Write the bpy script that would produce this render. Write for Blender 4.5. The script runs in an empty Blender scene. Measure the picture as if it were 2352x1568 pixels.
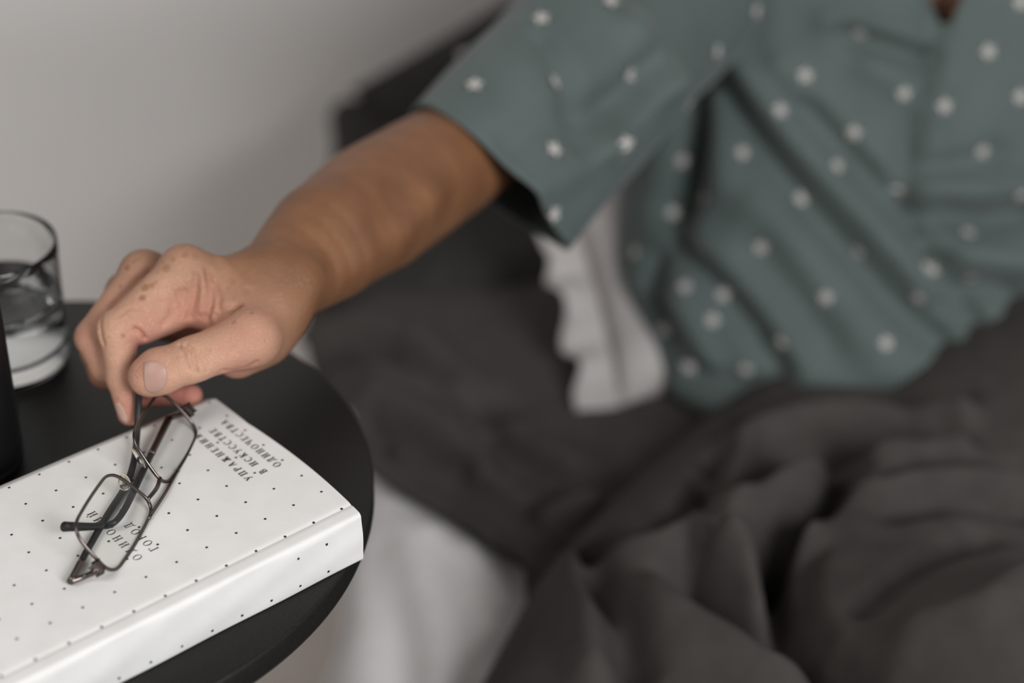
import bpy, bmesh, math, random
import numpy as np
from mathutils import Vector
from mathutils.bvhtree import BVHTree

random.seed(7); RNG = np.random.default_rng(7)
S = bpy.context.scene
COL = S.collection

# ------------------------------------------------------------------ camera, world, lights, exposure
PITCH = math.radians(33.3); LENS = 68.0; TABLE_Z = 0.62; CAM_H = TABLE_Z + 0.624
cam = bpy.data.cameras.new('camera'); cam_o = bpy.data.objects.new('camera', cam); COL.objects.link(cam_o)
cam_o.location = (0, 0, CAM_H); cam_o.rotation_euler = (math.pi/2 - PITCH, 0, 0)
cam.sensor_width = 36; cam.lens = LENS; cam.clip_start = 0.02
cam.dof.use_dof = True; cam.dof.focus_distance = 0.952; cam.dof.aperture_fstop = 2.6
cam.dof.aperture_blades = 0
S.camera = cam_o
S.cycles.max_bounces = 8; S.cycles.diffuse_bounces = 3; S.cycles.glossy_bounces = 3; S.cycles.transmission_bounces = 8; S.cycles.transparent_max_bounces = 8
world = bpy.data.worlds.new('room_daylight'); S.world = world; world.use_nodes = True
bg = world.node_tree.nodes['Background']; bg.inputs[0].default_value = (0.97, 0.96, 0.96, 1); bg.inputs[1].default_value = 0.15
def area(name, loc, target, size, size_y, power, col):
    l = bpy.data.lights.new(name, 'AREA'); l.shape = 'RECTANGLE'; l.size = size; l.size_y = size_y
    l.energy = power; l.color = col
    o = bpy.data.objects.new(name, l); COL.objects.link(o); o.location = loc
    o.rotation_euler = (Vector(target) - Vector(loc)).to_track_quat('-Z', 'Y').to_euler()
    return o
area('window_light', (-1.0, -0.15, 2.0), (-0.15, 0.85, 0.6), 0.9, 1.2, 14, (1.0, 0.965, 0.93))
area('side_window_light', (1.25, -0.95, 1.80), (0.0, 0.95, 0.6), 0.9, 1.1, 56, (0.97, 0.985, 1.0))
S.view_settings.view_transform = 'Standard'; S.view_settings.look = 'None'
S.view_settings.gamma = 1; S.view_settings.use_curve_mapping = False
S.view_settings.exposure = 0.0

# ------------------------------------------------------------------ helpers: picture ray -> place in the room
FPX = LENS/36*2352; CP, SP = math.cos(PITCH), math.sin(PITCH)
CAMP = np.array([0, 0, CAM_H])
def ray(px, py):
    u = (px-1176)/FPX; v = (784-py)/FPX
    return np.array([u, CP+v*SP, -SP+v*CP])
def atd(px, py, d): return CAMP + ray(px, py)*d
def onz(px, py, zrel):
    r = ray(px, py); return CAMP + r*((TABLE_Z+zrel-CAM_H)/r[2])
def rel(x, y, z): return np.array([x, y, z+TABLE_Z])

def new_obj(name, me, mat=None, parent=None, smooth=True):
    o = bpy.data.objects.new(name, me); COL.objects.link(o)
    if mat: me.materials.append(mat)
    if parent: o.parent = parent
    if smooth: me.polygons.foreach_set('use_smooth', [True]*len(me.polygons))
    return o
def mesh(name, V, F, mat=None, parent=None, smooth=True):
    me = bpy.data.meshes.new(name); me.from_pydata([tuple(map(float, v)) for v in V], [], [tuple(map(int, f)) for f in F]); me.update()
    return new_obj(name, me, mat, parent, smooth)
def bmobj(name, bm, mat=None, parent=None, smooth=True, recalc=True):
    if recalc: bmesh.ops.recalc_face_normals(bm, faces=bm.faces)
    me = bpy.data.meshes.new(name); bm.to_mesh(me); bm.free()
    return new_obj(name, me, mat, parent, smooth)
def empty(name, loc=(0, 0, 0)):
    o = bpy.data.objects.new(name, None); COL.objects.link(o); o.location = loc; o.empty_display_size = .05
    return o
def tag(o, label=None, cat=None, group=None, kind=None):
    if label: o['label'] = label
    if cat: o['category'] = cat
    if group: o['group'] = group
    if kind: o['kind'] = kind
    return o
def keep(o, parent):            # parent without moving
    o.parent = parent; o.matrix_parent_inverse = parent.matrix_basis.inverted() if parent.type == 'EMPTY' else parent.matrix_basis.inverted()
    return o
def catmull(P, n):
    P = np.array(P, float); out = []
    Q = np.vstack([2*P[0]-P[1], P, 2*P[-1]-P[-2]])
    for i in range(1, len(Q)-2):
        for t in np.linspace(0, 1, n, endpoint=False):
            a, b, c, d = Q[i-1], Q[i], Q[i+1], Q[i+2]
            out.append(.5*((2*b)+(-a+c)*t+(2*a-5*b+4*c-d)*t*t+(-a+3*b-3*c+d)*t**3))
    out.append(P[-1]); return np.array(out)
def tube(name, P, R, mat, parent=None, seg=12, closed=False, flat=None, up=None, caps=True):
    """P polyline, R radius or list; flat=(sx, sy) squashes the section"""
    P = np.array(P, float); n = len(P); R = np.full(n, R) if np.isscalar(R) else np.interp(np.linspace(0, 1, n), np.linspace(0, 1, len(R)), R)
    T = np.gradient(P, axis=0)
    if closed: T = np.roll(P, -1, 0) - np.roll(P, 1, 0)
    T /= np.linalg.norm(T, axis=1)[:, None]+1e-12
    nrm = np.array(up if up is not None else (0, 0, 1), float)
    V = []; F = []; sx, sy = flat or (1, 1)
    for i in range(n):
        a = nrm - T[i]*(nrm@T[i])
        if np.linalg.norm(a) < 1e-3: a = np.cross(T[i], (1, 0.3, 0))
        a /= np.linalg.norm(a); nrm = a if up is None else nrm
        b = np.cross(T[i], a)
        for k in range(seg):
            th = 2*math.pi*k/seg
            V.append(P[i] + R[i]*(sx*math.cos(th)*b + sy*math.sin(th)*a))
    m = n if closed else n-1
    for i in range(m):
        j = (i+1) % n
        for k in range(seg):
            k2 = (k+1) % seg; F.append((i*seg+k, i*seg+k2, j*seg+k2, j*seg+k))
    if not closed and caps:
        F.append(tuple(range(seg))[::-1]); F.append(tuple((n-1)*seg+k for k in range(seg)))
    return mesh(name, V, F, mat, parent)
def lathe(name, prof, c, mat, parent=None, seg=64):
    V = []; F = []; rings = []
    for (r, z) in prof:
        if r < 1e-6: rings.append([len(V)]); V.append((c[0], c[1], c[2]+z))
        else:
            rings.append(list(range(len(V), len(V)+seg)))
            for k in range(seg):
                a = 2*math.pi*k/seg; V.append((c[0]+r*math.cos(a), c[1]+r*math.sin(a), c[2]+z))
    for A, B in zip(rings, rings[1:]):
        for k in range(seg):
            k2 = (k+1) % seg
            if len(A) == 1: F.append((A[0], B[k2], B[k]))
            elif len(B) == 1: F.append((A[k], A[k2], B[0]))
            else: F.append((A[k], A[k2], B[k2], B[k]))
    return mesh(name, V, F, mat, parent)
def segdist(V, P):
    """distance of points V to polyline P"""
    P = np.asarray(P, float); best = np.full(len(V), 1e9)
    for a, b in zip(P, P[1:]):
        ab = b-a; t = np.clip(((V-a)@ab)/(ab@ab+1e-15), 0, 1)
        best = np.minimum(best, np.linalg.norm(V-(a+t[:, None]*ab), axis=1))
    return best
def bvh_of(V, F): return BVHTree.FromPolygons([tuple(v) for v in V], [tuple(int(i) for i in f) for f in F])
def hit_px(bvh, px, py):
    r = ray(px, py); r = r/np.linalg.norm(r)
    h = bvh.ray_cast(Vector(CAMP), Vector(r), 6.0)
    return (np.array(h[0]), np.array(h[1])) if h[0] is not None else (None, None)

# ------------------------------------------------------------------ materials
def mat(name, col, rough=.5, metal=0., spec=.5, **kw):
    m = bpy.data.materials.new(name); m.use_nodes = True
    b = m.node_tree.nodes['Principled BSDF']
    b.inputs['Base Color'].default_value = (*col, 1); b.inputs['Roughness'].default_value = rough
    b.inputs['Metallic'].default_value = metal; b.inputs['Specular IOR Level'].default_value = spec
    for k, v in kw.items(): b.inputs[k].default_value = v
    return m
def N(m, t, **kw):
    n = m.node_tree.nodes.new(t)
    for k, v in kw.items(): setattr(n, k, v)
    return n
def L(m, a, b): m.node_tree.links.new(a, b)
def add_noise(m, scale, c1, c2, detail=4, lo=.35, hi=.65, bump=None, bump_scale=None, bump_dist=.001):
    b = m.node_tree.nodes['Principled BSDF']
    tc = N(m, 'ShaderNodeTexCoord')
    nz = N(m, 'ShaderNodeTexNoise'); nz.inputs['Scale'].default_value = scale; nz.inputs['Detail'].default_value = detail
    L(m, tc.outputs['Object'], nz.inputs['Vector'])
    r = N(m, 'ShaderNodeValToRGB'); r.color_ramp.elements[0].position = lo; r.color_ramp.elements[1].position = hi
    r.color_ramp.elements[0].color = (*c1, 1); r.color_ramp.elements[1].color = (*c2, 1)
    L(m, nz.outputs['Fac'], r.inputs['Fac']); L(m, r.outputs['Color'], b.inputs['Base Color'])
    if bump:
        n2 = N(m, 'ShaderNodeTexNoise'); n2.inputs['Scale'].default_value = bump_scale or scale*4; n2.inputs['Detail'].default_value = 3
        L(m, tc.outputs['Object'], n2.inputs['Vector'])
        bp = N(m, 'ShaderNodeBump'); bp.inputs['Strength'].default_value = bump; bp.inputs['Distance'].default_value = bump_dist
        L(m, n2.outputs['Fac'], bp.inputs['Height']); L(m, bp.outputs['Normal'], b.inputs['Normal'])
    return m

M = {}
M['wall'] = add_noise(mat('wall_paint', (.5, .48, .465), .85), 3, (.66, .635, .615), (.69, .665, .645), bump=.1, bump_scale=180)
M['floor'] = add_noise(mat('floor_boards', (.55, .49, .45), .6), 6, (.52, .465, .43), (.60, .54, .50))
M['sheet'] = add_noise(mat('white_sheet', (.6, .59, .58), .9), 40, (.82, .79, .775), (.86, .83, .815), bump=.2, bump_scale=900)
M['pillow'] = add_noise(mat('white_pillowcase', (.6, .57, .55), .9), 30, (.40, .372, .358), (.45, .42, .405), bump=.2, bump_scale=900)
M['charcoal'] = add_noise(mat('charcoal_cloth', (.03, .027, .025), .9), 60, (.016, .0145, .013), (.023, .021, .019))
M['throw'] = add_noise(mat('grey_brown_cloth', (.05, .045, .04), .92), 50, (.039, .0335, .0305), (.050, .0425, .0390), bump=.25, bump_scale=1500)
M['table'] = add_noise(mat('black_metal', (.013, .012, .011), .42, spec=.22), 900, (.011, .0105, .010), (.017, .016, .015), bump=.12, bump_scale=2500, bump_dist=.0003)
M['table_rim'] = mat('black_metal_rim', (.011, .011, .011), .55)
M['paper'] = add_noise(mat('cover_paper', (.74, .725, .70), .55, spec=.35), 60, (.765, .752, .728), (.80, .787, .765), bump=.10, bump_scale=1400, bump_dist=.0004)
M['pages'] = mat('page_block', (.68, .64, .57), .85)
M['ink'] = mat('black_ink', (.022, .016, .018), .6)
M['ink_grey'] = mat('grey_ink', (.05, .045, .042), .6)
M['frame'] = mat('gunmetal', (.15, .125, .115), .25, metal=1.0)
M['sleeve_black'] = add_noise(mat('temple_black', (.016, .018, .018), .5), 700, (.008, .0088, .0088), (.018, .020, .020), lo=.45, hi=.8)
M['bottle'] = mat('black_gloss', (.006, .006, .007), .38)
M['shirt'] = None
M['nail'] = mat('nail', (.44, .265, .215), .38, spec=.4)
M['nail_edge'] = mat('nail_edge', (.50, .33, .265), .4)
M['star'] = mat('star_print', (.43, .41, .39), .9)
M['lens'] = bpy.data.materials.new('lens_glass'); M['lens'].use_nodes = True
nt = M['lens'].node_tree; nt.nodes.clear()
_o = nt.nodes.new('ShaderNodeOutputMaterial'); _t = nt.nodes.new('ShaderNodeBsdfTransparent'); _g = nt.nodes.new('ShaderNodeBsdfGlossy')
_f = nt.nodes.new('ShaderNodeFresnel'); _m = nt.nodes.new('ShaderNodeMixShader')
_t.inputs[0].default_value = (.985, .982, .975, 1); _g.inputs['Roughness'].default_value = .02; _f.inputs[0].default_value = 1.14
nt.links.new(_f.outputs[0], _m.inputs[0]); nt.links.new(_t.outputs[0], _m.inputs[1]); nt.links.new(_g.outputs[0], _m.inputs[2]); nt.links.new(_m.outputs[0], _o.inputs[0])
M['pad'] = mat('nose_pad', (.82, .80, .66), .15, **{'Transmission Weight': .85, 'IOR': 1.4})
M['glass'] = mat('tumbler_glass', (.97, .985, .98), .0, **{'Transmission Weight': 1.0, 'IOR': 1.48})
M['water'] = mat('water', (1, 1, 1), .0, **{'Transmission Weight': 1.0, 'IOR': 1.33})
M['hair'] = mat('grey_hair', (.32, .30, .28), .7)

# shirt: woven green-grey
M['shirt'] = add_noise(mat('green_shirt', (.13, .19, .17), .8, **{'Sheen Weight': .25, 'Sheen Roughness': .4}), 25, (.072, .095, .089), (.084, .109, .103), bump=.15, bump_scale=2500)

# skin: tan, redness and a little painted crease shade stored per vertex
def skin_material():
    m = mat('skin', (.5, .3, .2), .47, spec=.4)
    b = m.node_tree.nodes['Principled BSDF']
    b.inputs['Subsurface Weight'].default_value = .12; b.inputs['Subsurface Radius'].default_value = (1, .35, .2); b.inputs['Subsurface Scale'].default_value = .004
    tc = N(m, 'ShaderNodeTexCoord')
    at = N(m, 'ShaderNodeAttribute', attribute_name='skin_tone'); sp = N(m, 'ShaderNodeSeparateColor'); L(m, at.outputs['Color'], sp.inputs[0])
    def noise(s, d=4):
        n = N(m, 'ShaderNodeTexNoise'); n.inputs['Scale'].default_value = s; n.inputs['Detail'].default_value = d; L(m, tc.outputs['Object'], n.inputs['Vector']); return n
    def mix(a, b_, fac):
        x = N(m, 'ShaderNodeMix', data_type='RGBA')
        if isinstance(fac, float): x.inputs[0].default_value = fac
        else: L(m, fac, x.inputs[0])
        for s_, v in ((6, a), (7, b_)):
            if isinstance(v, tuple): x.inputs[s_].default_value = (*v, 1)
            else: L(m, v, x.inputs[s_])
        return x.outputs[2]
    def ramp(src, lo, hi):
        r = N(m, 'ShaderNodeMapRange'); r.inputs[1].default_value = lo; r.inputs[2].default_value = hi; r.clamp = True
        L(m, src, r.inputs[0]); return r.outputs[0]
    base = mix((.58, .325, .218), (.64, .385, .265), noise(55).outputs['Fac'])          # hand
    tan = mix((.185, .080, .036), (.275, .122, .056), ramp(noise(34, 6).outputs['Fac'], .30, .72))   # forearm
    c = mix(base, tan, sp.outputs[1])
    c = mix(c, (.48, .185, .145), sp.outputs[0])                                          # red knuckles and palm
    def mul(a, b_):
        x = N(m, 'ShaderNodeMath', operation='MULTIPLY'); L(m, a, x.inputs[0])
        if isinstance(b_, float): x.inputs[1].default_value = b_
        else: L(m, b_, x.inputs[1])
        return x.outputs[0]
    spots = mul(mul(ramp(noise(190, 2).outputs['Fac'], .64, .74), sp.outputs[2]), .60)
    c = mix(c, (.285, .125, .05), spots)
    inv = N(m, 'ShaderNodeMath', operation='SUBTRACT'); inv.inputs[0].default_value = 1.0; L(m, at.outputs['Alpha'], inv.inputs[1])
    c = mix(c, (.25, .11, .045), mul(inv.outputs[0], .85))
    spots2 = mul(mul(ramp(noise(420, 2).outputs['Fac'], .66, .78), sp.outputs[2]), .35)
    c = mix(c, (.30, .14, .065), spots2)
    L(m, c, b.inputs['Base Color'])
    vo = N(m, 'ShaderNodeTexVoronoi', feature='DISTANCE_TO_EDGE'); vo.inputs['Scale'].default_value = 900; L(m, tc.outputs['Object'], vo.inputs['Vector'])
    n3 = noise(350, 6)
    ad = N(m, 'ShaderNodeMath', operation='MULTIPLY_ADD'); L(m, n3.outputs['Fac'], ad.inputs[0]); ad.inputs[1].default_value = 1.6; L(m, ramp(vo.outputs[0], 0, .35), ad.inputs[2])
    bp = N(m, 'ShaderNodeBump'); bp.inputs['Strength'].default_value = .45; bp.inputs['Distance'].default_value = .0007
    L(m, ad.outputs[0], bp.inputs['Height']); L(m, bp.outputs['Normal'], b.inputs['Normal'])
    return m
M['skin'] = skin_material()

# ------------------------------------------------------------------ the room
def box(name, lo, hi, m, parent=None, bevel=0):
    bm = bmesh.new(); bmesh.ops.create_cube(bm, size=1)
    for v in bm.verts:
        v.co = Vector([lo[i]+(v.co[i]+.5)*(hi[i]-lo[i]) for i in range(3)])
    if bevel: bmesh.ops.bevel(bm, geom=bm.edges[:], offset=bevel, segments=3, affect='EDGES')
    return bmobj(name, bm, m, parent, smooth=False)
WALL_Y = 1.80
tag(box('wall_back', (-2.2, WALL_Y, 0), (2.4, WALL_Y+.1, 2.6), M['wall']), kind='structure')
tag(box('floor', (-2.2, -1.5, -.05), (2.4, WALL_Y, 0), M['floor']), kind='structure')
tag(box('baseboard_back', (-2.2, WALL_Y-.015, 0), (2.4, WALL_Y, .09), M['sheet'], bevel=.003), kind='structure')

# ------------------------------------------------------------------ bed: mattress under a white sheet
MZ = TABLE_Z - .25                       # mattress top
bed = empty('bed', (.55, .95, 0)); tag(bed, 'low bed with a white sheet drawn over the mattress beside the black table', 'bed')
def bed_mesh():
    x0, x1, y0, y1 = -.125, 1.15, .15, 1.74
    nx, ny = 150, 170; V = []; F = []
    # sheet: top grid that rolls over the left side down to the floor
    prof = []
    r = .045
    for t in np.linspace(0, 1, 26): prof.append((x0, .02+(MZ-r-.02)*t))
    for a in np.linspace(0, math.pi/2, 10)[1:]: prof.append((x0+r-r*math.cos(a), MZ-r+r*math.sin(a)))
    for t in np.linspace(0, 1, 90)[1:]: prof.append((x0+r+(x1-x0-r)*t**1.4, MZ))
    prof = np.array(prof); ys = np.linspace(y0, y1, ny)
    for i, (x, z) in enumerate(prof):
        for y in ys: V.append((x, y, z))
    V = np.array(V); n = len(prof)
    side = np.clip((MZ-V[:, 2])/.1, 0, 1)
    V[:, 0] -= side*(.010*np.sin(V[:, 1]*34+1.1*np.sin(V[:, 1]*9)) + .006*np.sin(V[:, 1]*71+V[:, 2]*8))
    fold = [([(985, 1235), (1040, 1310), (1090, 1400), (1130, 1470)], .010, .012), ([(930, 1220), (965, 1330), (1000, 1450), (1010, 1568)], .006, .014),
            ([(1075, 1270), (1120, 1340), (1165, 1400)], .007, .010), ([(860, 1250), (900, 1400), (930, 1568)], -.006, .016)]
    for pl, amp, w in fold:
        P = [onz(*q, -.25) for q in pl]; d = segdist(V, catmull(P, 6))
        V[:, 2] += amp*np.exp(-(d/w)**2)
    for i in range(n-1):
        for j in range(ny-1): F.append((i*ny+j, i*ny+j+1, (i+1)*ny+j+1, (i+1)*ny+j))
    return V, F
V, F = bed_mesh()
keep(mesh('sheet', V, F, M['sheet']), bed)
keep(box('mattress', (-.10, .17, .03), (1.15, 1.73, MZ-.03), M['sheet'], bevel=.03), bed)
keep(box('bed_base', (-.09, .18, .0), (1.15, 1.72, .03), M['charcoal']), bed)

# ------------------------------------------------------------------ pillows
def pillow_mesh(w, h, th, n=60, flange=0., wave=0., seed=0):
    rng = np.random.default_rng(seed); ph = rng.uniform(0, 6.28, 8)
    V = []; F = []
    u = np.linspace(-1, 1, n)
    for sgn in (1, -1):
        for a in u:
            for b in u:
                k = (1-abs(a)**3.2)*(1-abs(b)**3.2); zz = sgn*th*.5*max(k, 0)**.55
                pinch = 1-.06*(1-abs(b)**2)*abs(a)**6; pinch2 = 1-.06*(1-abs(a)**2)*abs(b)**6
                wr = .006*math.sin(7*a+3*b+ph[0])+.004*math.sin(11*b-5*a+ph[1])+.003*math.sin(19*a+ph[2])
                V.append((a*w/2*pinch, b*h/2*pinch2, zz+wr*k*sgn))
    for s in (0, 1):
        o = s*n*n
        for i in range(n-1):
            for j in range(n-1):
                q = (o+i*n+j, o+(i+1)*n+j, o+(i+1)*n+j+1, o+i*n+j+1)
                F.append(q if s == 0 else q[::-1])
    # flange: a flat wavy border all around
    if flange:
        per = [(t, -1) for t in np.linspace(-1, 1, 70)[:-1]]+[(1, t) for t in np.linspace(-1, 1, 70)[:-1]]+[(t, 1) for t in np.linspace(1, -1, 70)[:-1]]+[(-1, t) for t in np.linspace(1, -1, 70)[:-1]]
        m = len(per); o = len(V)
        for r_ in range(5):
            q = r_/4
            for i, (a, b) in enumerate(per):
                nx_, ny_ = (a if abs(a) == 1 else 0), (b if abs(b) == 1 else 0)
                wv = wave*q*(math.sin(i*.42+ph[3])+.6*math.sin(i*.9+ph[4])); fl = flange*(q+.12*q*math.sin(i*.55+ph[5]))
                ca = a*w/2*(1-.06*(1-b*b)*(abs(a) == 1))*.985; cb = b*h/2*(1-.06*(1-a*a)*(abs(b) == 1))*.985
                V.append((ca+nx_*fl, cb+ny_*fl, wv))
        for r_ in range(4):
            for i in range(m):
                j = (i+1) % m; F.append((o+r_*m+i, o+r_*m+j, o+(r_+1)*m+j, o+(r_+1)*m+i))
    return np.array(V), F
def place(V, c, ex, ey):
    ex = np.array(ex, float); ex /= np.linalg.norm(ex); ey = np.array(ey, float); ey -= ex*(ex@ey); ey /= np.linalg.norm(ey); ez = np.cross(ex, ey)
    return np.array(c)+V[:, :1]*ex+V[:, 1:2]*ey+V[:, 2:]*ez
V, F = pillow_mesh(.52, .30, .13, seed=3)
V = place(V, rel(.135, 1.635, -.165), (.80, .0, .55), (-.50, .42, .72))
V[:, 2] = np.maximum(V[:, 2], MZ+.030); V[:, 1] = np.minimum(V[:, 1], WALL_Y-.01)
o = mesh('dark_pillow', V, F, M['charcoal']); tag(o, 'charcoal pillow slumped against the wall behind the white pillow', 'pillow')
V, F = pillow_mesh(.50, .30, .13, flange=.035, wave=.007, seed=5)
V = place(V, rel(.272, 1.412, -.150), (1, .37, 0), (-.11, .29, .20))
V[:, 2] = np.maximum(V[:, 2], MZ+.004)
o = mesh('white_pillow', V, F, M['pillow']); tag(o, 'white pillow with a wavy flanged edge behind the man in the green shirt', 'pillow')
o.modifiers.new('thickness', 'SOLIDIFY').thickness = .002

# ------------------------------------------------------------------ bedspread lying flat on the bed
def sculpt(V, nrm, folds):
    """push a surface along nrm by folds: (polyline in world, amplitude, width)"""
    out = V.copy()
    for P, amp, w in folds:
        d = segdist(V, P); out += nrm*(amp*np.exp(-(d/w)**2))[:, None]
    return out
def grid_faces(n, m):
    return [(i*m+j, i*m+j+1, (i+1)*m+j+1, (i+1)*m+j) for i in range(n-1) for j in range(m-1)]
def zfolds(lst, zrel): return [(catmull([onz(*q, zrel) for q in pl], 6), a, w) for pl, a, w in lst]
def bedspread():
    ny, nx = 170, 170
    key_y = np.array([.80, .94, 1.02, 1.08, 1.13, 1.22, 1.36, 1.46, 1.55])
    key_x = np.array([-.02, .000, .012, -.048, -.102, -.135, -.178, -.18, -.17])
    V = []
    for y in np.linspace(.86, 1.42, ny):
        xl = np.interp(y, key_y, key_x) + .004*math.sin(y*60)
        for s in np.linspace(0, 1, nx):
            x = xl + (.46-xl)*s
            V.append((x, y, MZ+.026+.006*math.sin(13*x+4*y)+.004*math.sin(21*y-9*x)))
    V = np.array(V)
    f = zfolds([([(690, 775), (830, 800), (920, 850), (1020, 890), (1120, 960)], -.016, .020), ([(690, 740), (800, 760), (930, 800), (1060, 900)], .012, .022),
                ([(850, 985), (950, 1045), (1060, 1115), (1130, 1150), (1250, 1160)], -.014, .014), ([(860, 940), (1000, 1010), (1100, 1070)], .010, .022),
                ([(1120, 1020), (1200, 1080), (1290, 1120), (1400, 1120)], -.018, .016), ([(1100, 1110), (1200, 1140), (1290, 1140)], .010, .012),
                ([(1190, 1175), (1215, 1240), (1290, 1280)], -.016, .013), ([(1230, 1190), (1300, 1180), (1360, 1170)], .010, .010),
                ([(900, 870), (1050, 930), (1180, 1030), (1300, 1080)], .010, .03), ([(1150, 1290), (1230, 1345), (1290, 1370)], .010, .014)], -.23)
    f = [(P, a*2.1, w*.8) for P, a, w in f]
    V = sculpt(V, np.array([0, 0, 1.]), f)
    # the left edge sags over the side of the bed where it sticks out
    over = np.clip((-.105-V[:, 0])/.07, 0, 1); V[:, 2] -= .035*over**1.6
    V[:, 2] = np.where(V[:, 0] > -.09, np.maximum(V[:, 2], MZ+.014), V[:, 2])
    return V, grid_faces(ny, nx)
V, F = bedspread()
o = mesh('bedspread', V, F, M['throw']); tag(o, 'dark grey bedspread lying flat on the bed between the table and the white pillow', 'bedspread')
o.modifiers.new('thickness', 'SOLIDIFY').thickness = .006

# charcoal throw added to darken the shaded head of the bed
def shade_throw_mesh():
    n, m = 60, 90; V = []
    for y in np.linspace(1.385, 1.735, n):
        for x in np.linspace(-.178, .42, m):
            e = min(1, (x+.178)/.03, (y-1.385)/.03, (1.735-y)/.03); e = math.sqrt(max(0, 1-(1-max(e, 0))**2))
            V.append((x+.006*math.sin(y*24), y+.008*math.sin(x*17), MZ+.006+e*(.030+.005*math.sin(x*22+y*9)+.004*math.sin(y*37-x*12))))
    return np.array(V), grid_faces(n, m)
V, F = shade_throw_mesh()
o = mesh('shade_throw', V, F, M['charcoal']); tag(o, 'added black throw standing in for deep shade at the head of the bed under the dark pillow', 'throw')
o.modifiers.new('thickness', 'SOLIDIFY').thickness = .004

# ------------------------------------------------------------------ blanket over the lap and knees
def blanket_base(x, y):
    """height of the blanket above the mattress (relative to the table top)"""
    xl = np.interp(y, [.45, .70, .874, .985, 1.06, 1.13, 1.20, 1.30], [-.045, -.045, -.032, .008, .052, .099, .15, .22])
    e = np.clip((x-xl)/.085, 0, 1); edge = np.sqrt(np.maximum(1-(1-e)**2, 0))
    z = -.245 + edge*(.062 + .030*np.exp(-((x-.12)/.10)**2-((y-.90)/.12)**2)
        - .008*np.exp(-((y-1.16)/.09)**2)
        + .105*np.exp(-((x-.29)/.105)**2-((y-.80)/.115)**2)
        + .10*np.exp(-((x-.62)/.12)**2-((y-.82)/.13)**2)
        + .03*np.exp(-((x-.25)/.12)**2-((y-1.0)/.10)**2)
        + .010*np.clip((x-.12)/.1, 0, 1)*np.exp(-((y-1.17)/.09)**2) + .095*np.clip((x-.275)/.15, 0, 1)*np.exp(-((y-1.17)/.13)**2))
    return z
def blanket():
    nx, ny = 240, 230; V = []
    for y in np.linspace(.45, 1.27, ny):
        xl = np.interp(y, [.45, .70, .874, .985, 1.06, 1.13, 1.20, 1.30], [-.045, -.045, -.032, .008, .052, .099, .15, .22])
        for s in np.linspace(0, 1, nx): V.append((xl+(.98-xl)*s, y, 0))
    V = np.array(V); V[:, 2] = TABLE_Z + blanket_base(V[:, 0], V[:, 1])
    F = grid_faces(ny, nx); bv = bvh_of(V, F)
    def px(pl): return catmull([h for h in (hit_px(bv, *q)[0] for q in pl) if h is not None], 6)
    folds = [([(1690, 1135), (1800, 1065), (1980, 1020), (2150, 1015)], -.020, .016), ([(1720, 1180), (1830, 1110), (1990, 1068), (2200, 1050)], .012, .014),
             ([(1640, 1070), (1760, 1000), (1950, 965), (2200, 965)], .012, .016),
             ([(1350, 1250), (1450, 1245), (1560, 1200), (1615, 1110), (1650, 1050)], -.018, .013), ([(1370, 1290), (1500, 1275), (1590, 1232), (1632, 1285), (1720, 1300)], .012, .011),
             ([(1770, 1222), (1850, 1190), (1920, 1125), (1945, 1070)], -.034, .014), ([(1778, 1222), (1793, 1330), (1808, 1440)], -.040, .014),
             ([(1580, 1310), (1650, 1375), (1740, 1435), (1800, 1475)], -.028, .015), ([(1660, 1290), (1730, 1340), (1775, 1420)], .012, .012),
             ([(1800, 1470), (1880, 1500), (1960, 1568)], -.022, .014), ([(1862, 1260), (1845, 1350), (1880, 1450)], -.010, .009), ([(1850, 1240), (1905, 1175), (2000, 1105), (2100, 1085)], .012, .009),
             ([(1360, 1250), (1372, 1330), (1425, 1420), (1460, 1540)], -.013, .014), ([(1310, 1290), (1330, 1400), (1360, 1540)], .010, .018),
             ([(1720, 965), (1850, 935), (2100, 922), (2200, 915)], -.005, .012), ([(2000, 1112), (2150, 1082), (2352, 1078)], -.010, .010),
             ([(2050, 1172), (2200, 1150), (2352, 1172)], -.012, .011), ([(2000, 1140), (2150, 1115), (2352, 1120)], .009, .011),
             ([(2000, 1380), (2100, 1300), (2250, 1230)], -.008, .014), ([(2100, 1450), (2250, 1400), (2352, 1330)], .008, .02),
             ([(1480, 1400), (1600, 1470), (1760, 1530)], .012, .03), ([(1600, 1120), (1660, 1180), (1680, 1230)], .010, .016)]
    fl = [(px(pl), max(a*2.0, -.052) if a < 0 else a*1.7, w*.82) for pl, a, w in folds]
    V = sculpt(V, np.array([0, 0, 1.]), fl)
    V[:, 2] = np.maximum(V[:, 2], MZ+.012)
    return V, F
V, F = blanket()
o = mesh('blanket', V, F, M['throw']); tag(o, 'dark grey blanket heaped in deep folds over the knees of the man', 'blanket')
md = o.modifiers.new('thickness', 'SOLIDIFY'); md.thickness = .005; md.offset = -1

# ------------------------------------------------------------------ round black side table
TC = (-.265, .805); TR = .192
table = empty('side_table', (TC[0], TC[1], 0)); tag(table, 'round black metal side table at the bedside', 'table')
def tl(name, prof, m): return keep(lathe(name, prof, (TC[0], TC[1], 0), m, seg=160), table)
TZ = TABLE_Z
tl('table_top', [(0, TZ-.016), (TR-.003, TZ-.016), (TR-.0008, TZ-.015), (TR, TZ-.0125), (TR, TZ-.0025), (TR-.0006, TZ-.0008), (TR-.0022, TZ), (0, TZ)], M['table'])
tl('pole', [(0, .012), (.0125, .012), (.0125, TZ-.02), (.03, TZ-.018), (.03, TZ-.016), (0, TZ-.016)], M['table'])
tl('base', [(0, 0), (.128, 0), (.130, .002), (.130, .009), (.127, .012), (0, .012)], M['table'])

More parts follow.
